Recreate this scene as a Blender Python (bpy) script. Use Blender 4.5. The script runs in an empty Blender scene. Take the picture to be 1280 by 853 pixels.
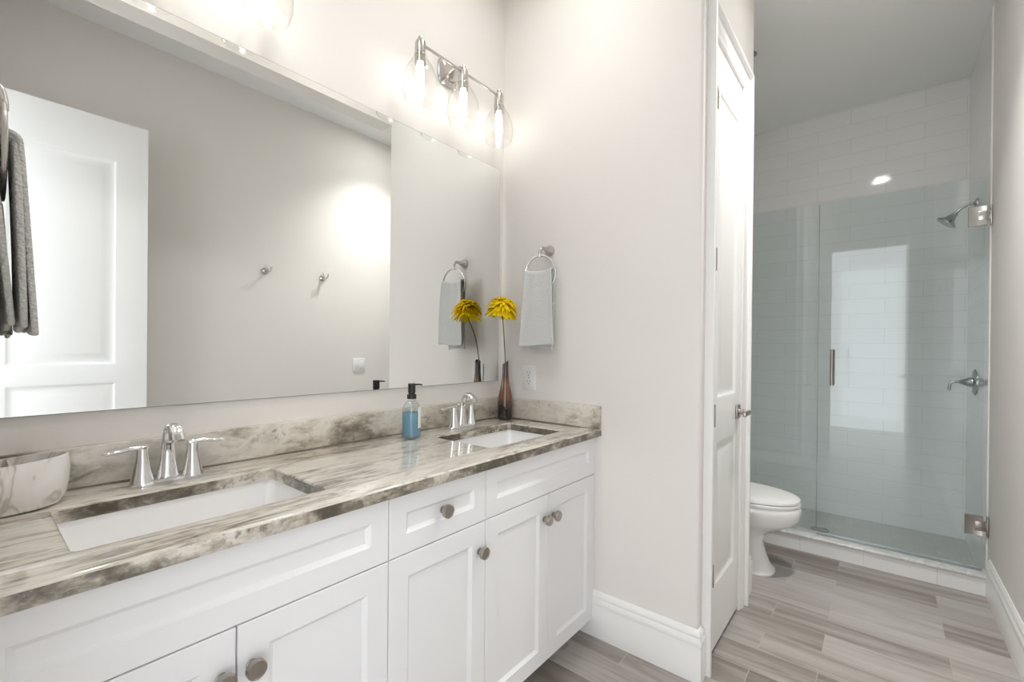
import bpy, bmesh, math, random
from mathutils import Vector, Matrix
random.seed(7)
PI = math.pi
S = bpy.context.scene
COL = S.collection

# ------------------------------------------------------------------ camera
cam_d = bpy.data.cameras.new('camera'); cam = bpy.data.objects.new('camera', cam_d); COL.objects.link(cam)
F = 565.5042; YAW = math.radians(39.6394); PITCH = math.radians(-0.1594); ROLL = math.radians(0.5425)
fw = Vector((math.cos(YAW)*math.cos(PITCH), math.sin(YAW)*math.cos(PITCH), math.sin(PITCH)))
rt = Vector((math.sin(YAW), -math.cos(YAW), 0)); up = rt.cross(fw)
r2 = rt*math.cos(ROLL) + up*math.sin(ROLL); u2 = -rt*math.sin(ROLL) + up*math.cos(ROLL)
M = Matrix((r2, u2, -fw)).transposed().to_4x4(); M.translation = Vector((-1.7661, -1.4962, 1.2451))
cam.matrix_world = M
cam_d.sensor_fit = 'HORIZONTAL'; cam_d.sensor_width = 36; cam_d.lens = F/1280*36
cam_d.shift_x = 6.36/1280; cam_d.shift_y = 10.21/1280
cam_d.clip_start = 0.01; cam_d.clip_end = 50
S.camera = cam

# ------------------------------------------------------------------ light levels and exposure
WORLD = 1.35          # daylight of the room behind the open doorway
BULB = 4.5           # emission of each vanity bulb
CAN = 22.0            # emission of each recessed ceiling light
S.view_settings.view_transform = 'Standard'; S.view_settings.look = 'None'
S.view_settings.gamma = 1; S.view_settings.use_curve_mapping = False
S.view_settings.exposure = 1.6
S.cycles.max_bounces = 14; S.cycles.diffuse_bounces = 8; S.cycles.glossy_bounces = 6
S.cycles.transparent_max_bounces = 24; S.cycles.transmission_bounces = 8
S.cycles.caustics_reflective = False; S.cycles.caustics_refractive = False
W = bpy.data.worlds.new('world'); S.world = W; W.use_nodes = True
W.node_tree.nodes['Background'].inputs[0].default_value = (0.93, 0.96, 1.0, 1)
W.node_tree.nodes['Background'].inputs[1].default_value = WORLD

# ------------------------------------------------------------------ materials
def srgb(r, g, b):
    f = lambda c: (c/255/12.92) if c/255 <= .04045 else ((c/255+.055)/1.055)**2.4
    return (f(r), f(g), f(b), 1)

class NT:
    def __init__(s, name):
        s.m = bpy.data.materials.new(name); s.m.use_nodes = True; s.t = s.m.node_tree; s.n = s.t.nodes
        s.bsdf = s.n['Principled BSDF']; s.out = s.n['Material Output']
    def add(s, typ, **k):
        nd = s.n.new(typ)
        for a, b in k.items():
            if a == 'ins':
                for i, v in b.items():
                    if isinstance(v, bpy.types.NodeSocket): s.t.links.new(v, nd.inputs[i])
                    else: nd.inputs[i].default_value = v
            else: setattr(nd, a, b)
        return nd
    def link(s, a, b): s.t.links.new(a, b)
    def coord(s, scale=(1,1,1), loc=(0,0,0), rot=(0,0,0)):
        c = s.add('ShaderNodeTexCoord')
        return s.add('ShaderNodeMapping', ins={0: c.outputs['Object'], 1: loc, 2: rot, 3: scale}).outputs[0]
    def noise(s, vec, scale, detail=4, rough=.5, dist=0):
        return s.add('ShaderNodeTexNoise', ins={'Vector': vec, 'Scale': scale, 'Detail': detail, 'Roughness': rough, 'Distortion': dist})
    def ramp(s, fac, stops):
        r = s.add('ShaderNodeValToRGB', ins={0: fac}); e = r.color_ramp.elements
        while len(e) < len(stops): e.new(.5)
        for i, (p, c) in enumerate(stops): e[i].position = p; e[i].color = c
        return r.outputs[0]
    def mix(s, fac, a, b, mode='MIX'):
        n = s.add('ShaderNodeMix', data_type='RGBA', blend_type=mode)
        for i, v in ((0, fac), (6, a), (7, b)):
            if isinstance(v, bpy.types.NodeSocket): s.t.links.new(v, n.inputs[i])
            else: n.inputs[i].default_value = v
        return n.outputs[2]
    def math(s, op, a, b=0):
        n = s.add('ShaderNodeMath', operation=op)
        for i, v in ((0, a), (1, b)):
            if isinstance(v, bpy.types.NodeSocket): s.t.links.new(v, n.inputs[i])
            else: n.inputs[i].default_value = v
        return n.outputs[0]
    def bump(s, h, strength=.2, dist=.01):
        b = s.add('ShaderNodeBump', ins={'Strength': strength, 'Distance': dist, 'Height': h})
        s.link(b.outputs[0], s.bsdf.inputs['Normal'])
    def set(s, col=None, rough=None, metal=None, **k):
        I = s.bsdf.inputs
        if col is not None:
            if isinstance(col, bpy.types.NodeSocket): s.link(col, I['Base Color'])
            else: I['Base Color'].default_value = col
        if rough is not None:
            if isinstance(rough, bpy.types.NodeSocket): s.link(rough, I['Roughness'])
            else: I['Roughness'].default_value = rough
        if metal is not None: I['Metallic'].default_value = metal
        for a, b in k.items(): I[a.replace('_', ' ')].default_value = b
        return s.m

def plain(name, col, rough=.5, metal=0, bump=None, var=.0, **k):
    t = NT(name); v = t.coord()
    if var:
        n = t.noise(v, 3, 3)
        c2 = tuple(max(0, c*(1-var)) for c in col[:3]) + (1,)
        t.set(t.mix(n.outputs[0], col, c2), rough, metal, **k)
    else: t.set(col, rough, metal, **k)
    if bump:
        n = t.noise(v, bump[0], 3); t.bump(n.outputs[0], bump[1], bump[2] if len(bump) > 2 else .002)
    return t.m

WALL = plain('wall_paint', (.80,.775,.745,1), .62, bump=(70,.35,.0012), var=.03)
CEIL = plain('ceiling_paint', (.85,.86,.845,1), .8, bump=(60,.3,.0012))
TRIM = plain('trim_white', (.84,.84,.83,1), .32, bump=(12,.05,.001))
DOORW = plain('door_white', (.84,.845,.84,1), .35, bump=(14,.05,.001))
CABW = plain('cabinet_white', (.83,.835,.845,1), .33, bump=(20,.04,.001))
DARK = plain('cabinet_shadow_gap', (.10,.09,.08,1), .8)
CHROME = plain('polished_chrome', (.80,.80,.80,1), .07, 1, bump=(8,.03,.001))
SHCH = plain('shower_chrome', (.40,.42,.43,1), .16, 1, bump=(30,.04,.0008))
NICKEL = plain('brushed_nickel', (.42,.385,.35,1), .30, 1, bump=(90,.08,.0006))
SNICK = plain('satin_nickel', (.56,.54,.51,1), .24, 1, bump=(60,.05,.0006))
PORC = plain('white_porcelain', (.88,.88,.88,1), .10, bump=(3,.02,.001), Coat_Weight=.4)
BASIN = plain('white_sink_china', (.90,.90,.90,1), .12, bump=(3,.02,.001), Coat_Weight=.3)
PLAST = plain('white_plastic', (.80,.80,.79,1), .35, bump=(8,.03,.001))
SLOT = plain('outlet_slot_grey', (.16,.15,.14,1), .6)
BLACK = plain('black_plastic', (.012,.012,.012,1), .35, bump=(40,.05,.0005))

def mirror_mat():
    t = NT('mirror_silver'); n = t.noise(t.coord(), 2)
    return t.set(t.mix(n.outputs[0], (.90,.915,.905,1), (.895,.91,.90,1)), .0, 1)
MIRR = mirror_mat()
MEDGE = plain('mirror_edge', (.30,.34,.32,1), .3)

def thin_glass(name, tint, refl=1.0, base=.04):
    t = NT(name); t.n.remove(t.bsdf)
    tr = t.add('ShaderNodeBsdfTransparent'); g = t.add('ShaderNodeBsdfGlossy', ins={'Roughness': .0})
    v = t.coord(); n = t.noise(v, 1.5)
    t.link(t.mix(n.outputs[0], tint, tuple(c*.99 for c in tint[:3])+(1,)), tr.inputs[0])
    lw = t.add('ShaderNodeLayerWeight', ins={0: .5})
    f = t.math('ADD', t.math('MULTIPLY', t.math('POWER', lw.outputs[1], 5), .9*refl), .04*refl)
    mx = t.add('ShaderNodeMixShader', ins={0: f, 1: tr.outputs[0], 2: g.outputs[0]})
    t.link(mx.outputs[0], t.out.inputs[0]); return t.m
SHGLASS = thin_glass('shower_glass', (.935,.966,.970,1), 1.0)
GLOBE = thin_glass('clear_shade_glass', (.985,.985,.98,1), .8)
BOTTLE = thin_glass('clear_bottle_glass', (.96,.975,.98,1), 1.0)

def emis(name, col, st):
    t = NT(name); t.n.remove(t.bsdf); v = t.coord(); n = t.noise(v, 5)
    e = t.add('ShaderNodeEmission', ins={1: st}); t.link(t.mix(n.outputs[0], col, col), e.inputs[0])
    t.link(e.outputs[0], t.out.inputs[0]); return t.m
BULBM = emis('bulb_glow', (1,.955,.90,1), BULB)
CANM = emis('downlight_glow', (1,.98,.955,1), CAN)

def floor_mat():
    t = NT('wood_look_plank_tile')
    c = t.add('ShaderNodeTexCoord'); sp = t.add('ShaderNodeSeparateXYZ', ins={0: c.outputs['Object']})
    bx = t.math('ADD', t.math('MULTIPLY', sp.outputs[1], -1), .11+6.1)
    by = t.math('ADD', sp.outputs[0], .105+.1525*20)
    cb = t.add('ShaderNodeCombineXYZ', ins={0: bx, 1: by})
    br = t.add('ShaderNodeTexBrick', ins={'Vector': cb.outputs[0], 'Color1': (0,0,0,1), 'Color2': (1,1,1,1), 'Mortar': (.5,.5,.5,1), 'Scale': 1,
        'Mortar Size': .0012, 'Mortar Smooth': .1, 'Bias': 0, 'Brick Width': .61, 'Row Height': .1525})
    br.offset = .661; br.offset_frequency = 2; br.squash = 1
    rnd = t.add('ShaderNodeSeparateColor', ins={0: br.outputs[0]}).outputs[0]
    off = t.math('MULTIPLY', rnd, 37)
    v2 = t.add('ShaderNodeCombineXYZ', ins={0: t.math('MULTIPLY', sp.outputs[0], 16), 1: t.math('ADD', t.math('MULTIPLY', sp.outputs[1], 1.5), off), 2: off})
    n1 = t.noise(v2.outputs[0], 1, 5, .55, .6)
    v3 = t.add('ShaderNodeCombineXYZ', ins={0: t.math('MULTIPLY', sp.outputs[0], 90), 1: t.math('ADD', t.math('MULTIPLY', sp.outputs[1], 3), off), 2: off})
    n2 = t.noise(v3.outputs[0], 1, 3, .6)
    tot = t.math('ADD', t.math('MULTIPLY', n1.outputs[0], .70), t.math('ADD', t.math('MULTIPLY', rnd, .34), t.math('MULTIPLY', n2.outputs[0], .16)))
    col = t.ramp(tot, [(.34, (.175,.148,.128,1)), (.50, (.255,.225,.20,1)), (.62, (.36,.33,.305,1)), (.80, (.46,.435,.41,1))])
    col = t.mix(br.outputs[1], col, (.43,.40,.35,1))
    t.set(col, .36)
    h = t.math('SUBTRACT', t.math('MULTIPLY', n2.outputs[0], .12), br.outputs[1]); t.bump(h, .35, .002)
    return t.m
FLOOR = floor_mat()

def tile_mat(name, axis, w=.406, h=.1085, phx=0, phz=0, col=(.86,.86,.85,1), grout=(.70,.70,.68,1), rough=.07):
    t = NT(name)
    c = t.add('ShaderNodeTexCoord'); sp = t.add('ShaderNodeSeparateXYZ', ins={0: c.outputs['Object']})
    bx = t.math('ADD', sp.outputs[axis], phx+12*w); by = t.math('ADD', sp.outputs[2], phz)
    cb = t.add('ShaderNodeCombineXYZ', ins={0: bx, 1: by})
    br = t.add('ShaderNodeTexBrick', ins={'Vector': cb.outputs[0], 'Color1': col, 'Color2': tuple(x*.975 for x in col[:3])+(1,), 'Mortar': grout, 'Scale': 1,
        'Mortar Size': .0016, 'Mortar Smooth': .3, 'Bias': 0, 'Brick Width': w, 'Row Height': h})
    br.offset = .5; br.offset_frequency = 2
    t.set(br.outputs[0], rough)
    n = t.noise(cb.outputs[0], 9, 2)
    hh = t.math('SUBTRACT', t.math('MULTIPLY', n.outputs[0], .7), t.math('MULTIPLY', br.outputs[1], .55)); t.bump(hh, .30, .0025)
    return t.m
TILEX = tile_mat('white_subway_tile', 1, phx=.495)
TILEY = tile_mat('white_subway_tile_side', 0, phx=.1)
CURBT = tile_mat('white_curb_tile', 1, w=.31, h=.4, phx=.03)

def marble(name, col, vein):
    t = NT(name); v = t.coord((3,3,3)); n = t.noise(v, 1.6, 6, .6, 1.5)
    t.set(t.ramp(n.outputs[0], [(.42, col), (.52, vein), (.60, col)]), .15); return t.m
CURBTOP = marble('curb_marble', (.74,.74,.73,1), (.60,.60,.59,1))

def mosaic():
    t = NT('shower_floor_mosaic'); v = t.coord()
    br = t.add('ShaderNodeTexBrick', ins={'Vector': v, 'Color1': (.50,.50,.48,1), 'Color2': (.54,.54,.52,1), 'Mortar': (.44,.44,.43,1), 'Scale': 1, 'Mortar Size': .001, 'Brick Width': .052, 'Row Height': .052})
    br.offset = 0; t.set(br.outputs[0], .45); return t.m
SHFLOOR = mosaic()

def granite(name, stretch, seed=0, dark=.0, fine=.38, warpk=1.1, blot=0.0):
    """veined quartzite: cream ground, taupe drifts, brown mineral pockets; stretch sets how the veins run"""
    t = NT(name)
    v = t.coord(stretch, (seed, seed*.7, 0))
    warp = t.noise(v, 1.3, 3, .5)
    wv = t.add('ShaderNodeVectorMath', operation='ADD', ins={0: v, 1: t.add('ShaderNodeVectorMath', operation='SCALE', ins={0: warp.outputs[1], 3: warpk}).outputs[0]}).outputs[0]
    a = t.noise(wv, .8, 4, .5, .3)
    b = t.noise(wv, 3.0, 6, .62, .5)
    cc = t.noise(v, 12, 5, .7)
    f = t.math('ADD', t.math('MULTIPLY', a.outputs[0], .93-fine), t.math('ADD', t.math('MULTIPLY', b.outputs[0], fine), t.math('MULTIPLY', cc.outputs[0], .16)))
    f = t.math('SUBTRACT', f, dark)
    col = t.ramp(f, [(.38, (.085,.072,.052,1)), (.445, (.20,.175,.14,1)), (.495, (.37,.335,.275,1)), (.545, (.57,.53,.46,1)), (.60, (.72,.685,.62,1)), (.72, (.52,.49,.44,1))])
    d = t.noise(t.coord((20,20,20), (seed+3,0,0)), 2.4, 4, .65); dm = t.noise(v, 1.2, 2)
    m = t.math('MULTIPLY', t.ramp(d.outputs[0], [(.56-blot,(0,0,0,1)), (.66-blot,(1,1,1,1))]), t.ramp(dm.outputs[0], [(.52-blot,(0,0,0,1)), (.64-blot,(1,1,1,1))]))
    col = t.mix(t.math('MULTIPLY', m, .7), col, (.10,.085,.06,1))
    t.set(col, .10, Coat_Weight=.5, Coat_Roughness=.03)
    return t.m
GR_TOP = granite('granite_countertop', (3.4, 19, 9), 0, -.018, .46, .9)
GR_EDGE = granite('granite_cut_edge', (7, 7, 11), 4, .088, .34, .6, .04)
GR_SPL = granite('granite_backsplash', (4.5, 4.5, 8.5), 9, -.022, .26, .7)

def towel_mat(name, col, scale, strength):
    t = NT(name); v = t.coord()
    ch = t.add('ShaderNodeTexVoronoi', ins={'Vector': v, 'Scale': scale}); n = t.noise(v, 40, 3)
    c2 = tuple(c*.80 for c in col[:3])+(1,)
    t.set(t.mix(ch.outputs[0], col, c2), .95, Sheen_Weight=.3)
    t.bump(t.math('ADD', ch.outputs[0], t.math('MULTIPLY', n.outputs[0], .3)), strength, .003); return t.m
TOWEL = towel_mat('pale_grey_terry', (.72,.735,.725,1), 330, .5)
KNIT = towel_mat('grey_waffle_knit', (.56,.56,.53,1), 190, 1.0)

def vase_mat():
    t = NT('brown_ombre_glass'); c = t.add('ShaderNodeTexCoord'); sp = t.add('ShaderNodeSeparateXYZ', ins={0: c.outputs['Object']})
    n = t.noise(c.outputs['Object'], 30, 3)
    f = t.math('ADD', t.math('MULTIPLY', sp.outputs[2], 1/.28), t.math('MULTIPLY', t.math('SUBTRACT', n.outputs[0], .5), .12))
    col = t.ramp(f, [(.0, (.010,.006,.005,1)), (.22, (.025,.012,.009,1)), (.42, (.15,.065,.028,1)), (.62, (.20,.095,.045,1)), (.74, (.07,.026,.018,1)), (1, (.055,.022,.018,1))])
    return t.set(col, .16, Coat_Weight=.6)
VASE = vase_mat()
def petal():
    t = NT('yellow_petal'); t.n.remove(t.bsdf); n = t.noise(t.coord(), 40, 2); c = t.mix(n.outputs[0], (1.0,.90,.03,1), (.98,.80,.02,1))
    a = t.add('ShaderNodeBsdfDiffuse'); b = t.add('ShaderNodeBsdfTranslucent'); t.link(c, a.inputs[0]); t.link(c, b.inputs[0])
    m = t.add('ShaderNodeMixShader', ins={0: .45, 1: a.outputs[0], 2: b.outputs[0]}); t.link(m.outputs[0], t.out.inputs[0]); return t.m
PETAL = petal()
FCENT = plain('orange_flower_heart', (.75,.28,.02,1), .7, bump=(300,.8,.002))
STEM = plain('green_brown_stem', (.16,.17,.09,1), .6, var=.2)
def liquid():
    t = NT('blue_liquid'); v = t.coord(); n = t.noise(v, 20)
    t.n.remove(t.bsdf)
    a = t.add('ShaderNodeBsdfTransparent', ins={0: (.55,.80,.90,1)}); b = t.add('ShaderNodeBsdfDiffuse'); g = t.add('ShaderNodeBsdfGlossy', ins={'Roughness': .05})
    t.link(t.mix(n.outputs[0], (.24,.50,.68,1), (.32,.58,.74,1)), b.inputs[0])
    m = t.add('ShaderNodeMixShader', ins={0: .62, 1: a.outputs[0], 2: b.outputs[0]}); m2 = t.add('ShaderNodeMixShader', ins={0: .05, 1: m.outputs[0], 2: g.outputs[0]})
    t.link(m2.outputs[0], t.out.inputs[0]); return t.m
LIQ = liquid()
LABEL = plain('white_label', (.82,.82,.80,1), .5)
def cup_mat():
    t = NT('marbled_ceramic'); v = t.coord((14,14,4), rot=(0,.35,.6)); n = t.noise(v, .8, 4, .5, 1.0)
    t.set(t.ramp(n.outputs[0], [(.36, (.82,.81,.79,1)), (.47, (.78,.76,.73,1)), (.495, (.50,.47,.43,1)), (.52, (.74,.71,.67,1)), (.60, (.84,.83,.81,1))]), .22, Coat_Weight=.2); return t.m
CUP = cup_mat()

# ------------------------------------------------------------------ mesh helpers
def nbm(): return bmesh.new()
def box(bm, x0, y0, z0, x1, y1, z1, bev=0, seg=2):
    b = bmesh.new(); bmesh.ops.create_cube(b, size=1)
    for v in b.verts: v.co = Vector(((x0+x1)/2+v.co.x*(x1-x0), (y0+y1)/2+v.co.y*(y1-y0), (z0+z1)/2+v.co.z*(z1-z0)))
    if bev: bmesh.ops.bevel(b, geom=b.edges[:], offset=bev, segments=seg, profile=.5, affect='EDGES')
    join(bm, b); return bm
def join(bm, b, mat=None):
    if mat is not None: bmesh.ops.transform(b, matrix=mat, verts=b.verts)
    me = bpy.data.meshes.new('tmp'); b.to_mesh(me); b.free(); bm.from_mesh(me); bpy.data.meshes.remove(me)
def loft(bm, rings, cap0=True, cap1=True, closed=True):
    R = [[bm.verts.new(p) for p in r] for r in rings]; n = len(R[0])
    for a, b in zip(R, R[1:]):
        for i in range(n if closed else n-1):
            j = (i+1) % n; bm.faces.new((a[i], a[j], b[j], b[i]))
    if cap0: bm.faces.new(list(reversed(R[0])))
    if cap1: bm.faces.new(R[-1])
    return R
def lathe(bm, prof, seg=32, org=(0,0,0), axis='z', cap0=True, cap1=True):
    rings = []
    for r, h in prof:
        ring = []
        for i in range(seg):
            a = 2*PI*i/seg; c, s = r*math.cos(a), r*math.sin(a)
            p = {'z': (c, s, h), 'x': (h, c, s), '-x': (-h, -c, s), 'y': (s, h, c), '-y': (c, -h, s)}[axis]
            ring.append(Vector(p)+Vector(org))
        rings.append(ring)
    loft(bm, rings, cap0, cap1); return bm
def tube(bm, pts, rad, seg=12, side=None, cap=True):
    """sweep an ellipse (ra, rb) along pts; side fixes the direction of ra"""
    pts = [Vector(p) for p in pts]; n = len(pts); rings = []
    prev = None
    for i, p in enumerate(pts):
        tg = (pts[min(i+1, n-1)]-pts[max(i-1, 0)]).normalized()
        if side is not None: s = Vector(side)
        else:
            s = prev if prev is not None else (Vector((0,0,1)) if abs(tg.z) < .9 else Vector((1,0,0)))
        s = (s-tg*s.dot(tg)).normalized(); prev = s; b = tg.cross(s)
        r = rad[i] if isinstance(rad, (list, tuple)) else rad
        ra, rb = r if isinstance(r, tuple) else (r, r)
        rings.append([p+s*ra*math.cos(2*PI*k/seg)+b*rb*math.sin(2*PI*k/seg) for k in range(seg)])
    loft(bm, rings, cap, cap); return bm
def catmull(P, n=8):
    P = [Vector(p) for p in P]; Q = [P[0]]+P+[P[-1]]; out = []
    for i in range(1, len(Q)-2):
        for k in range(n):
            t = k/n; a, b, c, d = Q[i-1], Q[i], Q[i+1], Q[i+2]
            out.append(.5*((2*b)+(-a+c)*t+(2*a-5*b+4*c-d)*t*t+(-a+3*b-3*c+d)*t**3))
    out.append(P[-1]); return out
def interp(L, n):
    m = len(L)-1; out = []
    for i in range(n):
        t = i/(n-1)*m; k = min(int(t), m-1); f = t-k; a, b = L[k], L[k+1]
        out.append(tuple(x*(1-f)+y*f for x, y in zip(a, b)) if isinstance(a, tuple) else a*(1-f)+b*f)
    return out
def wloc(o):
    v = Vector((0,0,0))
    while o: v += o.location; o = o.parent
    return v
def obj(name, bm, mat, parent=None, org=None, smooth=True, local=False, angle=35):
    """link the bmesh as ONE mesh object; coordinates are world ones unless local"""
    bmesh.ops.recalc_face_normals(bm, faces=bm.faces)
    if smooth:
        for f in bm.faces: f.smooth = True
        ca = math.radians(angle)
        for e in bm.edges:
            if len(e.link_faces) == 2 and e.calc_face_angle(0) > ca: e.smooth = False
    if parent is not None: o0 = wloc(parent)
    elif org is not None: o0 = Vector(org)
    else:
        xs = [v.co for v in bm.verts]
        o0 = Vector(((min(v.x for v in xs)+max(v.x for v in xs))/2, (min(v.y for v in xs)+max(v.y for v in xs))/2, min(v.z for v in xs)))
    if not local: bmesh.ops.translate(bm, verts=bm.verts, vec=-o0)
    me = bpy.data.meshes.new(name); bm.to_mesh(me); bm.free()
    for m in (mat if isinstance(mat, list) else [mat]): me.materials.append(m)
    o = bpy.data.objects.new(name, me); COL.objects.link(o)
    if parent is not None: o.parent = parent
    else: o.location = o0
    return o
def tag(o, label, cat, group=None):
    o['label'] = label; o['category'] = cat
    if group: o['group'] = group
    return o
def thing(name, label, cat, loc, group=None, rz=0):
    o = bpy.data.objects.new(name, None); o.empty_display_size = .05; COL.objects.link(o); o.location = loc
    o.rotation_euler = (0,0,rz); return tag(o, label, cat, group)
def struct(name, bm, mat, parent=None, smooth=False, org=(0,0,0)):
    o = obj(name, bm, mat, parent, org=org, smooth=smooth)
    if parent is None: o['kind'] = 'structure'
    return o
def copy_tree(o, parent=None):
    c = o.copy(); COL.objects.link(c)
    if parent is not None: c.parent = parent
    for ch in list(o.children): copy_tree(ch, c)
    return c

# ------------------------------------------------------------------ room shell
H = 3.048; XL = -1.80; W2 = -1.93; XC = 1.57; XB = 2.45; YD = -.975; XD = .83; YT = -.40
T = .12
b = nbm(); box(b, -4.2, -3.4, -.12, XC+.02, .12, 0); struct('floor', b, FLOOR)
b = nbm(); box(b, XC+.02, W2-.1, -.12, XB+.12, YT+.1, .012); struct('floor_shower', b, SHFLOOR)
b = nbm(); box(b, XL-T, W2-T, H, XB+T, T, H+.1); struct('ceiling', b, CEIL)
b = nbm(); box(b, XL-T, 0, 0, .12, T, H); struct('wall_back', b, WALL)
b = nbm(); box(b, 0, YD+.012, 0, T, 0, H)
# rounded outer corner of the end wall
box(b, .012, YD, 0, .05, YD+.02, H)
rings = []
for z in (0, H):
    rings.append([(.014-.014*math.cos(a), YD+.014-.014*math.sin(a), z) for a in [PI/2*k/6 for k in range(7)]]+[(.03, YD+.03, z)])
loft(b, rings); struct('wall_end', b, WALL, smooth=True)
b = nbm()                     # wall over and beside the narrow closet door
box(b, .05, YD, 0, .12, YD+T, H); box(b, .62, YD, 0, XD, YD+T, H); box(b, .12, YD, 2.495, .62, YD+T, H)
struct('wall_closet', b, WALL)
b = nbm(); box(b, XD-T, YD+T, 0, XD, YT, H); box(b, T, YT-.01, 0, XD, YT+.02, H); struct('wall_closet_side', b, WALL)
b = nbm(); box(b, XD-T, YT, 0, XC+.02, YT+T, H); struct('wall_toilet', b, WALL)
b = nbm(); box(b, XC+.02, YT, 0, XB+T, YT+T, H); struct('wall_shower_left', b, TILEY)
b = nbm(); box(b, XB, W2-T, 0, XB+T, YT+T, H); struct('wall_shower_back', b, TILEX)
b = nbm(); box(b, XL-T, W2-T, 0, 1.655, W2, H); struct('wall_right', b, WALL)
b = nbm(); box(b, 1.655, W2-T, 0, XB+T, W2+.002, H); struct('wall_shower_right', b, TILEY)
b = nbm(); box(b, 1.645, W2-.002, .115, 1.66, W2+.006, H-.001, .002); struct('trim_2', b, TRIM)
b = nbm()                     # left wall with the doorway the picture is taken from
box(b, XL-T, -1.01, 0, XL, 0, H); box(b, XL-T, W2, 0, XL, -1.72, H); box(b, XL-T, -1.72, 2.47, XL, -1.01, H)
struct('wall_left', b, WALL)
b = nbm(); box(b, XL, -1.07, 2.669, 0, -.955, H); struct('beam_ceiling', b, WALL)

# baseboards: profile = (depth, height)
BP = [(0,0),(.016,0),(.016,.130),(.0135,.134),(.0135,.138),(.018,.141),(.018,.150),(.0165,.158),(.011,.165),(.010,.169),(.0125,.172),(.012,.180),(.006,.188),(.003,.194),(0,.195)]
def baseboard(name, pts):
    """pts: polyline on the floor; the board stands to the LEFT of the walking direction, mitred"""
    b = nbm(); P = [Vector((x, y, 0)) for x, y in pts]; n = len(P); rings = []
    for i, p in enumerate(P):
        d0 = (P[i]-P[i-1]).normalized() if i else (P[1]-P[0]).normalized()
        d1 = (P[i+1]-P[i]).normalized() if i < n-1 else d0
        if i == 0: d0 = d1
        n0 = Vector((-d0.y, d0.x, 0)); n1 = Vector((-d1.y, d1.x, 0)); m = (n0+n1).normalized(); k = 1/max(.3, m.dot(n0))
        rings.append([p+m*k*d+Vector((0,0,h)) for d, h in BP])
    loft(b, rings); return struct(name, b, TRIM, smooth=True)
baseboard('baseboard_end', [(.048, YD), (0, YD), (0, -.02)])
baseboard('baseboard_right', [(XL, W2), (1.57, W2)])
baseboard('baseboard_closet', [(XD, YT), (XD, YD), (.702, YD)])
baseboard('baseboard_toilet', [(XC, YT), (XD, YT)])

# closet door casing: mitred sweep of an architrave with a thick back band
CP = [(0,0),(0,.030),(.004,.032),(.016,.032),(.020,.029),(.022,.020),(.027,.016),(.045,.018),(.062,.015),(.068,.010),(.074,.0085),(.082,.010),(.088,.007),(.090,0)]
def casing(name, x0, x1, zt, y, sgn=-1):
    b = nbm(); rings = []
    for (cx, cz, dx, dz) in ((x0, 0, 1, 0), (x0, zt, 1, -1), (x1, zt, -1, -1), (x1, 0, -1, 0)):
        rings.append([(cx+dx*w, y+sgn*d, cz+dz*w) for w, d in CP])
    loft(b, rings); return struct(name, b, TRIM, smooth=True)
casing('trim_1', .05, .70, 2.585, YD)
b = nbm(); box(b, .12, YD+.002, 0, .143, YD+.12, 2.495); box(b, .607, YD+.002, 0, .63, YD+.12, 2.495); box(b, .12, YD+.002, 2.475, .63, YD+.12, 2.497)
struct('trim_3', b, TRIM)

def panel_door(b, x0, x1, z0, z1, yf, yb, panels, sgn):
    """raised-panel leaf: slab whose front (yf) has sunk, bevelled panels; sgn = outward direction of the front"""
    xs = sorted({x0, x1, *[p[0] for p in panels], *[p[2] for p in panels]}); zs = sorted({z0, z1, *[p[1] for p in panels], *[p[3] for p in panels]})
    for yy, s in ((yf, sgn), (yb, -sgn)):
        for xa, xb in zip(xs, xs[1:]):
            for za, zb in zip(zs, zs[1:]):
                if any(p[0] <= xa and xb <= p[2] and p[1] <= za and zb <= p[3] for p in panels): continue
                b.faces.new([b.verts.new(q) for q in ((xa,yy,za),(xb,yy,za),(xb,yy,zb),(xa,yy,zb))])
        for (a0, c0, a1, c1) in panels:
            rings = []
            for ins, dep in ((0,0),(.006,.004),(.016,.009),(.026,.010),(.034,.010),(.060,.003),(.064,.0025)):
                y = yy-s*dep
                rings.append([(a0+ins,y,c0+ins),(a1-ins,y,c0+ins),(a1-ins,y,c1-ins),(a0+ins,y,c1-ins)])
            loft(b, rings, False, True)
    for q in (((x0,yf,z0),(x1,yf,z0),(x1,yb,z0),(x0,yb,z0)), ((x0,yf,z1),(x1,yf,z1),(x1,yb,z1),(x0,yb,z1)), ((x0,yf,z0),(x0,yf,z1),(x0,yb,z1),(x0,yb,z0)), ((x1,yf,z0),(x1,yf,z1),(x1,yb,z1),(x1,yb,z0))):
        b.faces.new([b.verts.new(v) for v in q])
    bmesh.ops.remove_doubles(b, verts=b.verts, dist=1e-5)
# narrow closet door
b = nbm(); panel_door(b, .146, .604, .022, 2.472, YD-.002, YD+.033, [(.222,.27,.528,.862),(.222,1.045,.528,2.31)], -1)
d1 = struct('door_1', b, DOORW, smooth=True)
for z in (.345, .983, 1.605, 2.247):
    b = nbm(); lathe(b, [(.006,-.045),(.0065,-.044),(.0065,.044),(.006,.045)], 12, (.1445, YD-.010, z)); box(b, .146, YD-.0045, z-.044, .158, YD-.002, z+.044)
    for k in (-.018, 0, .018): lathe(b, [(.0072,k-.001),(.0072,k+.001)], 12, (.1445, YD-.010, z))
    obj('hinge', b, NICKEL, d1)
b = nbm(); hx, hz = .552, .958
box(b, hx-.031, YD-.011, hz-.031, hx+.031, YD-.0025, hz+.031, .002)
lathe(b, [(.013,.008),(.013,.030),(.010,.034),(.010,.050)], 16, (hx, YD, hz), '-y')
rose = obj('door_handle', b, NICKEL, d1)
b = nbm(); box(b, hx-.105, YD-.062, hz-.010, hx+.012, YD-.048, hz+.010, .004); obj('lever', b, NICKEL, rose)

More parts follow.
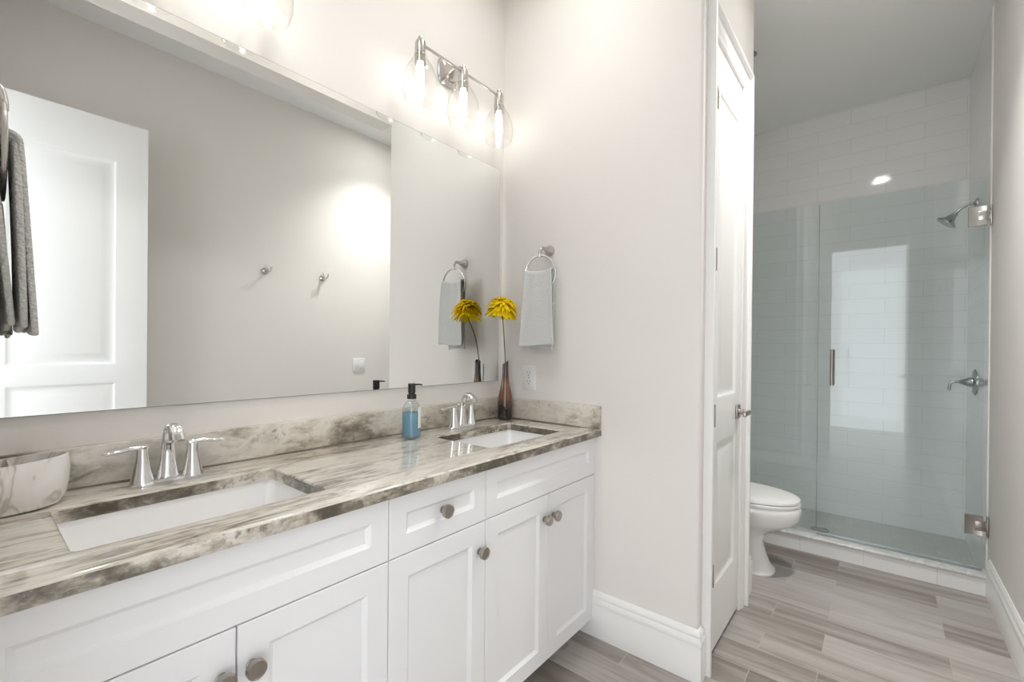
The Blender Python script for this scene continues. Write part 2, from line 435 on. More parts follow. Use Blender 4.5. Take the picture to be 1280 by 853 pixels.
# the open entry door, seen in the mirror
b = nbm(); panel_door(b, XL+.012, -1.098, .015, 2.447, -1.700, -1.735, [(-1.635,.25,-1.232,1.04),(-1.635,1.135,-1.232,2.235)], 1)
d2 = struct('door_2', b, DOORW, smooth=True)
for sg, yy in ((1, -1.700), (-1, -1.735)):
    b = nbm(); box(b, -1.760, yy, .93, -1.700, yy+sg*.009, .99, .002); lathe(b, [(.011,0),(.011,.05)], 14, (-1.73, yy, .96), 'y' if sg > 0 else '-y')
    k = obj('door_handle', b, NICKEL, d2)
    b = nbm(); box(b, -1.785, yy+sg*.042, .95, -1.72, yy+sg*.056, .97, .004); obj('lever', b, NICKEL, k)

# recessed ceiling lights: one in the hall, two added over the vanity for fill
def downlight(x, y, label, watt):
    t = thing('recessed_downlight', label, 'ceiling light', (x, y, H), 'recessed ceiling lights')
    b = nbm(); lathe(b, [(.095,0),(.095,-.004),(.088,-.009),(.074,-.006),(.070,0)], 32, (x, y, H), cap0=False, cap1=False); obj('trim_ring', b, TRIM, t)
    b = nbm(); lathe(b, [(.071,-.001),(.071,-.003),(.0,-.004)][:2], 32, (x, y, H)); obj('lens', b, CANM, t)
    ld = bpy.data.lights.new('lamp', 'SPOT'); ld.energy = watt; ld.spot_size = math.radians(112); ld.spot_blend = 1.0; ld.shadow_soft_size = .07; ld.color = (1,.98,.955)
    lo = bpy.data.objects.new('lamp', ld); COL.objects.link(lo); lo.parent = t; lo.location = (0,0,-.012)
    return t
downlight(.50, -1.47, 'round recessed downlight in the ceiling in front of the closet door', 54)
downlight(-.45, -.52, 'added unseen fill downlight in the ceiling over the sink nearest the vase', 4)  # added fill light, out of view, for the vase end of the vanity
downlight(-1.35, -.52, 'added unseen fill downlight in the ceiling over the sink near the cup', 10)  # unseen extra light, put in to brighten the counter and back wall

# ------------------------------------------------------------------ shower
b = nbm(); box(b, XC, W2, 0, XC+.115, YT, .088, .001); box(b, XC-.001, W2, 0, XC+.002, YT, .088)
cb = struct('trim_5', b, CURBT)
b = nbm(); box(b, XC-.012, W2+.003, .088, XC+.125, YT, .106, .006, 3); obj('curb_cap', b, CURBTOP, cb)
XG = 1.63
g = thing('shower_enclosure', 'frameless clear glass shower enclosure standing on the marble curb', 'shower enclosure', (XG, -1.3, .106))
b = nbm(); box(b, XG-.005, -1.190, .108, XG+.005, YT, 2.158); obj('fixed_panel', b, SHGLASS, g)
b = nbm(); box(b, XG-.005, W2+.022, .116, XG+.005, -1.194, 2.158); dg = obj('glass_door', b, SHGLASS, g)
for z in (1.957, .340):
    b = nbm()
    for sx in (-1, 1): box(b, XG+sx*.0055, -1.909, z-.050, XG+sx*.011, -1.842, z+.050, .002)
    box(b, XG-.013, -1.926, z-.024, XG+.013, -1.878, z+.024, .003)
    box(b, XG-.022, W2+.001, z-.050, XG+.022, W2+.008, z+.050, .002)
    obj('hinge', b, SNICK if z > 1 else NICKEL, dg)
b = nbm()
for sx in (-1, 1):
    tube(b, catmull([(XG+sx*.006,-1.265,1.055),(XG+sx*.040,-1.265,1.055)], 2), .006)
    tube(b, catmull([(XG+sx*.006,-1.265,1.235),(XG+sx*.040,-1.265,1.235)], 2), .006)
    tube(b, [(XG+sx*.040,-1.265,1.037),(XG+sx*.040,-1.265,1.255)], .0095, 14)
obj('pull_handle', b, NICKEL, dg)
b = nbm(); box(b, XG-.004, -1.1945, .15, XG+.004, -1.1895, 2.15); obj('door_seal', b, thin_glass('clear_seal', (.80,.84,.84,1), .6), dg)
b = nbm(); box(b, XG-.008, W2+.023, .107, XG+.008, -1.194, .116); obj('sweep', b, thin_glass('clear_sweep', (.82,.86,.86,1), .6), dg)

t = thing('overhead_shower', 'chrome bell shower head on a curved arm high on the right shower wall', 'shower head', (2.10, W2, 2.13))
b = nbm(); lathe(b, [(.030,0),(.029,.006),(.014,.014),(.009,.016)], 24, (2.10, W2+.002, 2.135), 'y'); obj('wall_flange', b, SHCH, t)
b = nbm(); tube(b, catmull([(2.10,W2+.01,2.135),(2.10,-1.895,2.135),(2.10,-1.862,2.118),(2.10,-1.835,2.092)], 6), .0085, 14); obj('arm', b, SHCH, t)
b = nbm(); lathe(b, [(.011,0),(.016,.006),(.016,.018),(.023,.032),(.028,.045),(.046,.060),(.053,.067),(.051,.074),(.010,.073)], 32)
mt = Matrix.Translation((2.10,-1.838,2.094)) @ Matrix.Rotation(math.radians(40), 4, 'X') @ Matrix.Rotation(PI, 4, 'X')
bmesh.ops.transform(b, matrix=mt, verts=b.verts); obj('bell', b, SHCH, t)
t = thing('shower_valve', 'chrome shower valve with a hooked lever on the right shower wall', 'shower valve', (2.10, W2, 1.065))
b = nbm(); lathe(b, [(.078,0),(.078,.004),(.070,.009),(.034,.013),(.034,.013)], 40, (2.10, W2+.002, 1.065), 'y'); obj('escutcheon', b, SHCH, t)
b = nbm(); lathe(b, [(.030,.012),(.028,.025),(.018,.050),(.010,.065),(.009,.070)], 28, (2.10, W2+.002, 1.065), 'y')
tube(b, catmull([(2.10,-1.870,1.065),(2.10,-1.845,1.064),(2.10,-1.823,1.056),(2.10,-1.817,1.030),(2.10,-1.817,1.010)], 6), .0075, 12); obj('lever', b, SHCH, t)
b = nbm(); lathe(b, [(.055,.0125),(.055,.016),(.040,.017),(.038,.0145)], 28, (2.02,-1.18,0)); tag(obj('shower_drain', b, NICKEL), 'round dark metal drain in the grey shower floor', 'drain')
b = nbm(); lathe(b, [(.03,0),(.03,-.006),(.012,-.010),(.010,-.030),(.016,-.034),(.016,-.038)], 20, (1.30,-.868,H)); tag(obj('fire_sprinkler', b, NICKEL), 'tiny dark fixture on the ceiling beyond the closet casing', 'sprinkler')

# ------------------------------------------------------------------ toilet
tx = 1.13
def sup(cx, cy, rx, ry, z, n=40, back=None, p=2.3):
    out = []
    for i in range(n):
        a = 2*PI*i/n; c, s = math.cos(a), math.sin(a)
        x = cx+rx*math.copysign(abs(c)**(2/p), c); y = cy+ry*math.copysign(abs(s)**(2/p), s)
        out.append((x, y, z))
    return out
t = thing('toilet', 'white two-piece toilet with closed lid between the closet and the shower', 'toilet', (tx, -.80, 0))
b = nbm(); R = []
for z, cy, rx, ry, p in ((0,-.80,.108,.245,3),(.010,-.80,.112,.250,3),(.022,-.80,.110,.247,3),(.040,-.795,.100,.232,2.8),(.10,-.79,.094,.215,2.6),(.17,-.785,.092,.205,2.4),(.215,-.79,.098,.215,2.3),(.250,-.805,.122,.250,2.2),(.280,-.825,.150,.290,2.15),(.305,-.84,.168,.312,2.1),(.335,-.845,.180,.322,2.1),(.365,-.845,.185,.327,2.1),(.385,-.845,.184,.326,2.1),(.395,-.845,.178,.320,2.1)):
    R.append(sup(tx, cy, rx, ry, z, 48, p=p))
loft(b, R); obj('bowl', b, PORC, t)
b = nbm(); R = []
for z, k in ((.396,.975),(.400,1.0),(.412,1.0),(.415,.985)): R.append(sup(tx, -.875, .183*k, .293*k, z, 48, p=2.1))
loft(b, R); obj('seat', b, PLAST, t)
b = nbm(); R = []
for z, k in ((.418,.98),(.420,1.0),(.432,.998),(.440,.97),(.446,.88),(.450,.70),(.452,.4)): R.append(sup(tx, -.875, .181*k, .291*k, z, 48, p=2.1))
loft(b, R); obj('lid', b, PLAST, t)
b = nbm(); box(b, tx-.205, -.60, .40, tx+.205, -.425, .74, .03, 4); obj('tank', b, PORC, t)
b = nbm(); box(b, tx-.215, -.61, .741, tx+.215, -.42, .775, .012, 3); obj('tank_lid', b, PORC, t)
b = nbm(); lathe(b, [(.012,0),(.012,.012)], 14, (tx-.15,-.60,.69), '-y'); tube(b, [(tx-.15,-.612,.69),(tx-.10,-.620,.682),(tx-.075,-.622,.675)], [.006,.006,.007]); obj('flush_lever', b, CHROME, t)

# ------------------------------------------------------------------ vanity
CF = -.5386
t = thing('vanity_cabinet', 'long white shaker vanity cabinet with round nickel knobs under the stone counter', 'cabinet', (-.9, -.28, 0))
b = nbm(); box(b, XL+.001, CF+.019, .075, -.004, -.004, .093); box(b, XL+.001, CF+.019, .093, XL+.02, -.004, .866); box(b, -.024, CF+.019, .093, -.004, -.004, .866); box(b, XL+.02, -.014, .093, -.024, -.004, .866); box(b, -1.078, CF+.019, .093, -1.062, -.014, .866); box(b, -.714, CF+.019, .093, -.698, -.014, .866); box(b, XL+.02, CF+.019, .68, -.024, CF+.030, .866); obj('carcass', b, CABW, t, smooth=False)
b = nbm(); box(b, XL+.001, CF+.085, 0, -.018, CF+.10, .075); obj('toe_kick', b, CABW, t, smooth=False)
b = nbm(); box(b, -.0045, CF+.002, .075, -.0005, -.004, .868); obj('side_filler', b, CABW, t, smooth=False)
b = nbm(); box(b, XL+.003, CF+.0175, .077, -.008, CF+.0188, .866); obj('face_shadow_gap', b, DARK, t, smooth=False)
def shaker(x0, z0, x1, z1, rail, name, par):
    """front with a recessed flat panel; front plane y = CF"""
    b = nbm(); a0, a1, c0, c1 = x0+rail, x1-rail, z0+rail, z1-rail; d = .009; e = .0015
    outer = [(x0,z0),(x1,z0),(x1,z1),(x0,z1)]
    def ring(ins, y, r=None):
        return [(x0+ins,y,z0+ins),(x1-ins,y,z0+ins),(x1-ins,y,z1-ins),(x0+ins,y,z1-ins)]
    loft(b, [ring(0, CF+.018), ring(0, CF+e), ring(e, CF), ring(rail-.001, CF), ring(rail, CF+.0012), ring(rail+.0095, CF+d)], True, True)
    return obj(name, b, CABW, par, angle=20)
def knob(x, z, par):
    b = nbm(); lathe(b, [(.011,0),(.011,.002),(.0075,.004),(.0068,.012),(.010,.0145),(.0175,.016),(.0188,.0175),(.0188,.0275),(.0178,.0290),(.0155,.0290),(.0150,.0283)], 32, (x, CF, z), '-y'); return obj('knob', b, NICKEL, par)
g_ = .0016
ZT = .862; ZG = .7004; ZB = .0735
shaker(-1.776, ZG+g_, -1.0712-g_, ZT, .053, 'false_front', t)
dr = shaker(-1.0712+g_, ZG+g_, -.706-g_, ZT, .053, 'drawer', t); knob(-.889, .783, dr)
shaker(-.706+g_, ZG+g_, -.006, ZT, .053, 'false_front', t)
for x0, x1, kx in ((-1.776,-1.4224,-1.449),(-1.4224,-1.0712,-1.395),(-1.0712,-.706,-.735),(-.706,-.353,-.383),(-.353,-.006,-.325)):
    lo = x0+(g_ if x0 > -1.77 else 0); hi = x1-(g_ if x1 < -.01 else 0)
    d = shaker(lo, ZB, hi, ZG-g_, .060, 'door', t); knob(kx, .612, d)

# counter slab with two sink cut-outs
YF = -.5676; ZC = .9; ZU = .8686
SK = [(-1.647,-1.203),(-.601,-.152)]; SY = (-.465,-.175)
def slab():
    b = nbm()
    xs = sorted([XL+.001, -.001]+[v for s in SK for v in s]); ys = [YF, SY[0], SY[1], -.001]
    def hole(xa, xb, ya, yb): return any(s[0] <= xa and xb <= s[1] for s in SK) and ya == SY[0]
    vt = {}
    def V(x, y, z):
        k = (round(x,5), round(y,5), z)
        if k not in vt: vt[k] = b.verts.new((x, y, z))
        return vt[k]
    for i in range(len(xs)-1):
        for j in range(3):
            if hole(xs[i], xs[i+1], ys[j], ys[j+1]): continue
            for z, fl in ((ZC, 0), (ZU, 1)):
                q = [V(xs[i],ys[j],z),V(xs[i+1],ys[j],z),V(xs[i+1],ys[j+1],z),V(xs[i],ys[j+1],z)]
                f = b.faces.new(q); f.material_index = 0
            def side(p, q):
                f = b.faces.new([V(*p, ZC), V(*q, ZC), V(*q, ZU), V(*p, ZU)]); f.material_index = 1
            c = [(xs[i],ys[j]),(xs[i+1],ys[j]),(xs[i+1],ys[j+1]),(xs[i],ys[j+1])]
            if j == 0 or hole(xs[i], xs[i+1], ys[j-1] if j else 0, ys[j]): side(c[0], c[1])
            if j == 2: side(c[2], c[3])
            if j == 0 and hole(xs[i], xs[i+1], ys[1], ys[2]): side(c[2], c[3])
            if i == 0: side(c[0], c[3])
            elif j == 1 and hole(xs[i-1], xs[i], ys[1], ys[2]): side(c[0], c[3])
            if i == len(xs)-2: side(c[1], c[2])
            elif j == 1 and hole(xs[i+1], xs[i+2], ys[1], ys[2]): side(c[1], c[2])
    bmesh.ops.recalc_face_normals(b, faces=b.faces)
    vert = [e for e in b.edges if abs(e.verts[0].co.z-e.verts[1].co.z) > .01 and any(s[0]-1e-4 <= e.verts[0].co.x <= s[1]+1e-4 for s in SK) and SY[0]-1e-4 <= e.verts[0].co.y <= SY[1]+1e-4]
    bmesh.ops.bevel(b, geom=vert, offset=.012, segments=4, profile=.5, affect='EDGES')
    b.edges.ensure_lookup_table()
    top = [e for e in b.edges if all(abs(v.co.z-ZC) < 1e-4 for v in e.verts) and len(e.link_faces) == 2 and e.calc_face_angle(0) > 1]
    bmesh.ops.bevel(b, geom=top, offset=.005, segments=3, profile=.5, affect='EDGES', material=0)
    return b
ct = thing('countertop', 'long veined taupe and cream stone countertop with backsplash on the white vanity', 'countertop', (-.9, -.28, ZU))
obj('slab', slab(), [GR_TOP, GR_EDGE], ct, angle=50)
b = nbm(); box(b, XL+.001, -.021, ZC+.0005, -.0015, -.001, .9974, .0015); obj('backsplash', b, GR_SPL, ct)
b = nbm(); box(b, -.021, YF, ZC+.0005, -.0015, -.0215, .9974, .0015); obj('side_splash', b, GR_SPL, ct)

def sink(i, label):
    x0, x1 = SK[i]; y0, y1 = SY; e = .004
    t = thing('undermount_sink', label, 'sink', ((x0+x1)/2, (y0+y1)/2, .72), 'undermount sinks')
    def rr(ins, z, r, n=6):
        a0, a1, c0, c1 = x0-e+ins, x1+e-ins, y0-e+ins, y1+e-ins; out = []
        for cx, cy, s in ((a1-r,c1-r,0),(a0+r,c1-r,1),(a0+r,c0+r,2),(a1-r,c0+r,3)):
            for k in range(n+1):
                a = PI/2*(s+k/n); out.append((cx+r*math.cos(a), cy+r*math.sin(a), z))
        return out
    b = nbm(); top = ZU-.0006
    R = [rr(-.02, top-.012, .03), rr(-.02, top, .03), rr(0, top, .016), rr(.006, top-.03, .022), rr(.014, top-.085, .03), rr(.024, top-.115, .04), rr(.045, top-.130, .045), rr(.085, top-.134, .04), rr(.12, top-.137, .02)]
    loft(b, R, False, True)
    R2 = [rr(-.02, top-.012, .03), rr(-.004, top-.05, .03), rr(.004, top-.11, .04), rr(.03, top-.142, .05), rr(.1, top-.148, .03)]
    loft(b, R2, False, True)
    o = obj('basin', b, BASIN, t); 
    b = nbm(); lathe(b, [(.0,0),(.012,.003),(.021,.003),(.023,.0)][1:], 24, ((x0+x1)/2, (y0+y1)/2, top-.1365)); obj('drain', b, CHROME, t)
sink(0, 'rectangular white undermount sink near the marbled cup'); sink(1, 'rectangular white undermount sink nearest the brown vase')

# ------------------------------------------------------------------ faucets (local coordinates, base at z=0, spout towards -y)
def faucet(loc, label):
    t = thing('faucet', label, 'faucet', loc, 'centerset faucets')
    def loc_obj(n, b, par): return obj(n, b, CHROME, par, local=True)
    b = nbm(); R = []
    for z, k in ((.0005,.985),(.004,1.0),(.009,.97),(.0125,.86),(.0138,.6)):
        ring = []
        for i in range(48):
            a = 2*PI*i/48; c, s = math.cos(a), math.sin(a)
            waist = 1-.16*math.exp(-(c*1.0)**2/.10)
            ring.append((.079*k*math.copysign(abs(c)**.75, c), .026*k*waist*math.copysign(abs(s)**.8, s), z))
        R.append(ring)
    loft(b, R); loc_obj('base_plate', b, t)
    b = nbm(); P = catmull([(0,.004,.010),(0,.003,.045),(0,.001,.080),(0,-.004,.112),(0,-.020,.138),(0,-.042,.143),(0,-.062,.132),(0,-.076,.112)], 6)
    rad = interp([(.026,.021),(.0195,.016),(.0155,.0125),(.0140,.0105),(.0140,.0085),(.0150,.0080),(.0165,.0085),(.0180,.0095)], len(P))
    tube(b, P, rad, 24, side=(1,0,0)); loc_obj('spout', b, t)
    for s in (-1, 1):
        b = nbm(); lathe(b, [(.0245,.008),(.0235,.014),(.0195,.030),(.0155,.052),(.0130,.072),(.0125,.086),(.0120,.090),(.008,.092)], 28, (s*.052, 0, 0)); h = loc_obj('handle', b, t)
        b = nbm(); P = catmull([(s*.042,.0,.0915),(s*.056,0,.0935),(s*.078,0,.0935),(s*.100,-.001,.0895),(s*.118,-.002,.0885),(s*.127,-.002,.0895)], 5)
        rad = interp([(.0095,.0055),(.0125,.0065),(.0095,.0058),(.0095,.0055),(.0105,.0050),(.0050,.0025)], len(P)); tube(b, P, rad, 16, side=(0,1,0)); loc_obj('lever', b, h)
    b = nbm(); tube(b, [(0,.024,.010),(0,.024,.088)], .002, 8); lathe(b, [(.002,.086),(.0045,.090),(.0045,.094),(.002,.098)], 12, (0,.024,0)); loc_obj('lift_rod', b, t)
    return t
f1 = faucet((-1.430,-.108,ZC), 'chrome two-handle faucet behind the sink near the marbled cup')
f2 = copy_tree(f1); f2.location = (-.378,-.100,ZC); f2['label'] = 'chrome two-handle faucet between the soap bottle and the brown vase'

# ------------------------------------------------------------------ mirror
m = thing('wall_mirror', 'wide frameless mirror above the long stone counter', 'mirror', (-.9, 0, 1.079))
b = nbm(); box(b, -1.775, -.0058, 1.079, -.034, -.001, 2.1428); obj('backing', b, MEDGE, m, smooth=False)
b = nbm(); box(b, -1.7735, -.0065, 1.0805, -.0355, -.0058, 2.1413); obj('mirror_glass', b, MIRR, m, smooth=False)

# ------------------------------------------------------------------ vanity lights (local: bar centre at origin, wall at y=+.13)
def vanity_light(loc, label):
    t = thing('vanity_light', label, 'wall light', loc, 'three-bulb vanity lights')
    L = lambda n, b, mat, par: obj(n, b, mat, par, local=True)
    b = nbm(); R = []
    for y, k in ((.0995,1),(.093,1),(.088,.93),(.078,.62),(.077,.60)):
        R.append([(px*k, y, pz*k+.030) for px, pz in [(.058*math.copysign(abs(math.cos(a))**.45, math.cos(a)), .058*math.copysign(abs(math.sin(a))**.45, math.sin(a))) for a in [2*PI*i/32 for i in range(32)]]])
    loft(b, R); L('backplate', b, SNICK, t)
    b = nbm(); box(b, -.014, .0, -.012, .014, .080, .030, .003); 
    for zz in (-.006, .024): lathe(b, [(.006,0),(.006,.003)], 12, (.0135,.05,zz), 'x')
    L('arm', b, SNICK, t)
    b = nbm(); tube(b, [(-.24,0,.005),(.24,0,.005)], .0055, 12); L('bar', b, SNICK, t)
    for x in (-.235, 0, .235):
        b = nbm(); lathe(b, [(.004,.034),(.009,.030),(.010,.024),(.007,.019),(.008,.016),(.019,.012),(.021,.004),(.0215,-.034),(.020,-.036),(.020,-.038),(.0235,-.039),(.0235,-.046),(.022,-.047),(.022,-.074),(.016,-.076)], 28, (x,0,0)); so = L('socket', b, SNICK, t)
        b = nbm(); lathe(b, [(.026,-.040),(.028,-.052),(.037,-.068),(.052,-.092),(.064,-.122),(.0690,-.152),(.068,-.180),(.0625,-.203),(.0575,-.216),(.0560,-.217),(.0555,-.214),(.0610,-.2025),(.0665,-.180),(.0675,-.152),(.0626,-.123),(.0506,-.093),(.0356,-.069),(.0268,-.053)], 40, (x,0,0), cap0=False, cap1=False); L('glass_shade', b, GLOBE, so)
        b = nbm(); lathe(b, [(.010,-.070),(.0125,-.080),(.0155,-.095),(.0160,-.12),(.0155,-.150),(.0120,-.165),(.005,-.172)], 20, (x,0,0)); L('bulb', b, BULBM, so)
    return t
v1 = vanity_light((-.392,-.100,2.425), 'three-bulb brushed nickel vanity light fully in view above the mirror')
v2 = copy_tree(v1); v2.location = (-1.430,-.100,2.425); v2['label'] = 'vanity light mostly cut off by the top edge, one clear shade showing'

# ------------------------------------------------------------------ towel rings and towels (local: wall at x=0, projecting to -x)
def towel_ring(loc, rz, label):
    t = thing('towel_ring', label, 'towel ring', loc, 'towel rings', rz)
    L = lambda n, b, par: obj(n, b, SNICK, par, local=True)
    b = nbm(); lathe(b, [(.026,0),(.026,.004),(.023,.010),(.016,.022),(.011,.032),(.009,.036)], 28, (0,0,.02), '-x')
    P = catmull([(-.032,0,.02),(-.055,0,.024),(-.073,0,.016),(-.079,0,-.004),(-.079,0,-.022)], 6); tube(b, P, interp([.009,.008,.0075,.0075,.0085], len(P)), 14); L('post', b, t)
    b = nbm(); n = 56; rings = []
    for i in range(n+1):
        a = 2*PI*i/n; c = Vector((-.079, .084*math.sin(a), -.098+.084*math.cos(a))); rad = Vector((0, math.sin(a), math.cos(a)))
        rings.append([c+rad*.0042*math.cos(2*PI*k/10)+Vector((1,0,0))*.0042*math.sin(2*PI*k/10) for k in range(10)])
    loft(b, rings, False, False); bmesh.ops.remove_doubles(b, verts=b.verts, dist=1e-6); L('ring', b, t)
    return t
towel_ring((0,-.290,1.683), 0, 'brushed nickel towel ring on the end wall beside the mirror')
towel_ring((XL,-.290,1.683), PI, 'nickel towel ring at the left edge of the picture above the grey towel')

def towel(name, loc, rz, mat, layers, fold, seed, th, hem=True):
    """folded cloth on the ring: nested sheets (x at top, x at hem, hem z, top width, hem width); the first and last
    meet over the ring; local wall at x=0"""
    rnd = random.Random(seed); b = nbm(); NU, NV = 40, 64
    zt = 1.584
    for li, (xt, xb, zb, w0, w1) in enumerate(layers):
        ph = [rnd.uniform(0, 6.28) for _ in range(6)]; R = []
        xm = (layers[0][0]+layers[-1][0])/2
        for j in range(NV+1):
            row = []
            for i in range(NU+1):
                u = i/NU*2-1; v = j/NV
                if v < .06: a = (v/.06)*PI/2; q = 0; x0 = xm+(xt-xm)*math.sin(a); z = zt+.012*math.cos(a)*(1 if li in (0, len(layers)-1) else .4)
                else: q = (v-.06)/.94; x0 = xt+(xb-xt)*q**.9; z = zt-(zt-zb)*q
                w = (w0+(w1-w0)*min(1, q*1.1)**.7)/2
                f = fold*(1-.35*q)*(math.sin(2.3*u+ph[0])*.7+math.sin(5.2*u+ph[1]+q*1.5)*.35+math.sin(9*u+ph[2]-q)*.14)
                if hem and .80 < q < .95: f -= .0013*math.sin((q-.80)/.15*PI*2*4.5)
                x = x0+f; y = u*w+.005*math.sin(q*4+ph[4])*q
                row.append(Vector((min(x, -.014), y, z+.010*u*u*(1-q)+.004*math.sin(2.2*u+ph[3])*q)))
            R.append(row)
        loft(b, R, False, False, closed=False)
    bmesh.ops.recalc_face_normals(b, faces=b.faces)
    o = obj(name, b, mat, None, org=(0,0,0), local=True); o.location = loc; o.rotation_euler = (0,0,rz)
    m = o.modifiers.new('thick', 'SOLIDIFY'); m.thickness = th; m.offset = 0
    m2 = o.modifiers.new('round', 'SUBSURF'); m2.levels = 1; m2.render_levels = 1
    return o
tw = towel('hand_towel', (0,-.290,0), 0, TOWEL, [(-.096,-.106,1.258,.148,.182),(-.089,-.098,1.262,.140,.176),(-.062,-.058,1.236,.140,.125)], .0045, 3, .006)
tag(tw, 'pale grey hand towel hanging on the end wall beside the yellow flower', 'towel', 'hand towels')
tw = towel('hand_towel', (XL,-.290,0), PI, KNIT, [(-.096,-.114,1.262,.146,.185),(-.0925,-.102,1.268,.142,.192),(-.060,-.088,1.272,.146,.178),(-.052,-.068,1.268,.146,.188),(-.044,-.050,1.290,.142,.160)], .0025, 11, .0090)
tag(tw, 'darker grey waffle-knit towel cut by the left edge of the picture', 'towel', 'hand towels')

# robe hooks on the right-hand wall (seen in the mirror)
def hook(loc, label):
    t = thing('robe_hook', label, 'hook', loc, 'robe hooks')
    b = nbm(); lathe(b, [(.024,0),(.024,.004),(.020,.010),(.010,.018),(.008,.022)], 24, (0,0,0), 'y'); obj('rosette', b, SNICK, t, local=True)
    for s in (-1, 1):
        b = nbm(); P = catmull([(0,.016,0),(s*.006,.034,-.006),(s*.014,.048,.002),(s*.020,.052,.018),(s*.022,.050,.030)], 5); tube(b, P, interp([.007,.0055,.0055,.006,.0075], len(P)), 12); obj('prong', b, SNICK, t, local=True)
    return t
h1 = hook((-.375,W2,1.782), 'double robe hook left of its twin in the mirror reflection')
h2 = copy_tree(h1); h2.location = (.055,W2,1.782); h2['label'] = 'double robe hook nearer the closet corner, right one of two reflected hooks'

# outlet and switch plates
t = thing('wall_outlet', 'white duplex outlet on the end wall right of the brown vase', 'outlet', (0,-.178,1.10))
b = nbm(); box(b, -.006, -.216, 1.043, 0, -.139, 1.160, .002); obj('cover_plate', b, PLAST, t)
for z in (1.122, 1.080):
    b = nbm(); box(b, -.0085, -.195, z-.017, -.005, -.161, z+.017, .004); rc = obj('receptacle', b, PLAST, t)
    b = nbm(); box(b, -.0090, -.1865, z+.000, -.0084, -.1842, z+.010); box(b, -.0090, -.1718, z+.000, -.0084, -.1695, z+.010); lathe(b, [(.0028,.0084),(.0028,.0090)], 10, (0,-.178,z-.008), '-x'); obj('slot', b, SLOT, rc)
b = nbm(); lathe(b, [(.003,.0058),(.003,.0070)], 10, (0,-.178,1.101), '-x'); obj('screw', b, SLOT, t)
t = thing('light_switch', 'white two-gang switch plate below the robe hooks in the reflection', 'switch', (.387,W2,1.086))
b = nbm(); box(b, .328, W2, 1.027, .446, W2+.006, 1.145, .002); obj('cover_plate', b, PLAST, t)
for x in (.362, .412):
    b = nbm(); box(b, x-.017, W2+.005, 1.052, x+.017, W2+.009, 1.120, .002); obj('rocker', b, PLAST, t)

# ------------------------------------------------------------------ things on the counter
sx, sy = -.672, -.122
t = thing('soap_dispenser', 'clear glass soap pump bottle of blue liquid before the stone backsplash', 'soap dispenser', (sx, sy, ZC+.0008))
b = nbm(); lathe(b, [(.030,.0008),(.034,.003),(.0350,.010),(.0350,.105),(.033,.118),(.025,.132),(.0165,.139),(.0150,.145),(.0150,.152),(.0140,.152),(.0140,.145),(.0155,.140),(.0240,.131),(.0320,.117),(.0337,.105),(.0337,.010),(.0325,.006),(.006,.005)], 40, (sx, sy, ZC), cap0=True, cap1=True); obj('bottle', b, BOTTLE, t)
b = nbm(); lathe(b, [(.031,.0065),(.0332,.012),(.0332,.097)], 40, (sx, sy, ZC)); obj('liquid_soap', b, LIQ, t)
b = nbm()
R = []
for k in range(7):
    a = math.radians(-86+k*6)
    R.append([(sx+.0354*math.cos(a), sy+.0354*math.sin(a), ZC+.040), (sx+.0354*math.cos(a), sy+.0354*math.sin(a), ZC+.118), (sx+.0360*math.cos(a), sy+.0360*math.sin(a), ZC+.118), (sx+.0360*math.cos(a), sy+.0360*math.sin(a), ZC+.040)])
loft(b, R); obj('label_strip', b, LABEL, t)
b = nbm(); lathe(b, [(.0175,.149),(.0175,.163),(.0165,.165),(.0125,.166),(.0125,.172),(.0140,.173),(.0140,.206),(.0130,.207)], 28, (sx, sy, ZC)); pp = obj('pump', b, BLACK, t)
b = nbm(); tube(b, [(sx+.010, sy, ZC+.201),(sx+.028, sy-.003, ZC+.2015),(sx+.045, sy-.006, ZC+.199)], [.0035,.003,.0026], 12); obj('nozzle', b, BLACK, pp)
b = nbm(); tube(b, [(sx, sy, ZC+.150),(sx, sy, ZC+.012)], .002, 8); obj('dip_tube', b, PLAST, pp)

vx, vy = -.088, -.098
t = nbm(); prof = [(.030,.0008),(.034,.003),(.0355,.010),(.0362,.040),(.0368,.080),(.0350,.105),(.0290,.135),(.0215,.165),(.0170,.195),(.0150,.225),(.0142,.262)]
R = []
for r, h in prof:
    R.append([Vector((vx+r*math.cos(a), vy+r*math.sin(a), ZC+h)) for a in [2*PI*i/36 for i in range(36)]])
def slant(p, k): return Vector((p.x, p.y, p.z+k*((p.x-vx)*.62-(p.y-vy)*.75)))
R.append([slant(Vector((vx+.0140*math.cos(a), vy+.0140*math.sin(a), ZC+.275)), .75) for a in [2*PI*i/36 for i in range(36)]])
R.append([slant(Vector((vx+.0118*math.cos(a), vy+.0118*math.sin(a), ZC+.275)), .75) for a in [2*PI*i/36 for i in range(36)]])
R.append([Vector((vx+.0120*math.cos(a), vy+.0120*math.sin(a), ZC+.20)) for a in [2*PI*i/36 for i in range(36)]])
loft(t, R); tag(obj('bud_vase', t, VASE, org=(vx, vy, ZC)), 'tall brown ombre glass bottle vase in the counter corner', 'vase')

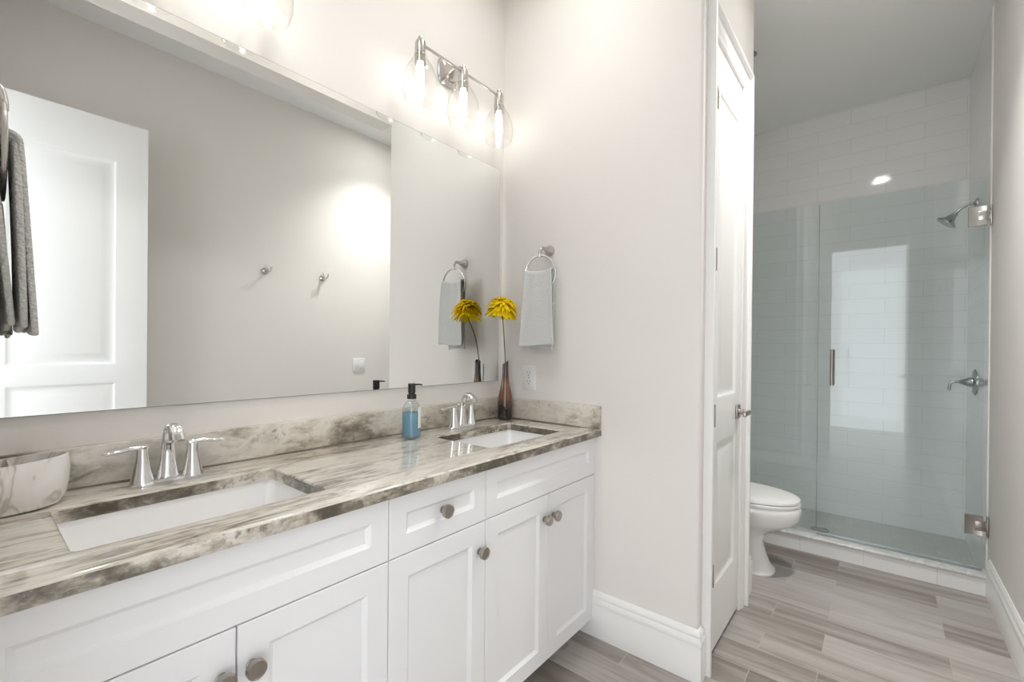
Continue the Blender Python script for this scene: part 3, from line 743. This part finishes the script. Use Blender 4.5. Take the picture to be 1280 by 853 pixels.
bx, by, bz = -.142, -.122, 1.436
t = thing('yellow_flower', 'yellow gerbera flower on a long stem standing in the brown vase', 'flower', (bx, by, bz))
b = nbm(); P = catmull([(vx+.004,vy,ZC+.205),(vx+.003,vy+.004,ZC+.285),(vx-.018,vy-.004,ZC+.40),(bx+.004,by+.002,bz-.045),(bx,by,bz-.006)], 8); tube(b, P, .0026, 8); obj('stem', b, STEM, t)
b = nbm(); tilt = Matrix.Translation((bx, by, bz)) @ Matrix.Rotation(math.radians(10), 4, Vector((1,.6,0)))
for lay, (n, ln, dz, lift) in enumerate(((38,.080,-.004,-.012),(38,.079,.002,.004),(34,.074,.007,.014),(30,.064,.011,.022),(26,.050,.014,.026),(20,.036,.016,.026))):
    for k in range(n):
        a = 2*PI*(k+.5*lay)/n+random.uniform(-.06,.06); l = ln*random.uniform(.88,1.04); wd = .0070; lf = lift+random.uniform(-.008,.008)
        rows = []
        for j in range(6):
            u = j/5; rr_ = .008+(l-.008)*u; z = dz+lf*math.sin(u*1.9)-(.034,.026,.020,.014,.010,.006)[lay]*u**3
            w = wd*(.45+1.1*u-.95*u**4)
            c, s = math.cos(a), math.sin(a)
            rows.append([Vector((c*rr_-s*w*q, s*rr_+c*w*q, z+abs(q)*.0016+hh)) for q, hh in ((-1,0),(0,-.0006),(1,0),(0,.0009))])
        bb = nbm(); loft(bb, rows); join(b, bb, tilt)
obj('petals', b, PETAL, t)
b = nbm(); lathe(b, [(.004,-.012),(.012,-.004),(.014,.008),(.012,.017),(.006,.020)], 20); bmesh.ops.transform(b, matrix=tilt, verts=b.verts); obj('flower_heart', b, FCENT, t)

# marbled two-compartment cup at the left
cx, cy = -1.702, -.122
def lens(hl, hw, z, n=28, rot=.10, sh=0):
    out = []
    for i in range(2*n):
        a = PI*i/n; c, s = math.cos(a), math.sin(a)
        x = hl*math.copysign(abs(c)**.95, c); y = hw*math.copysign(abs(s)**1.12, s)
        out.append((cx+x*math.cos(rot)-y*math.sin(rot), cy+x*math.sin(rot)+y*math.cos(rot), z+sh*x))
    return out
t = thing('bathroom_cup', 'white marbled ceramic cup with two compartments at the left end of the counter', 'cup', (cx, cy, ZC))
b = nbm(); HC = ZC
R = [lens(.066,.040,HC+.0006), lens(.076,.047,HC+.004), lens(.086,.053,HC+.022), lens(.091,.055,HC+.050), lens(.0925,.053,HC+.078), lens(.090,.049,HC+.098,sh=.05), lens(.0890,.048,HC+.1015,sh=.06), lens(.0855,.0445,HC+.1010,sh=.06), lens(.085,.045,HC+.085), lens(.080,.044,HC+.050), lens(.060,.034,HC+.022)]
loft(b, R); obj('cup_body', b, CUP, t)
b = nbm(); box(b, cx-.002, cy-.0465, HC+.023, cx+.002, cy+.0465, HC+.098, .0008); obj('divider', b, CUP, t)
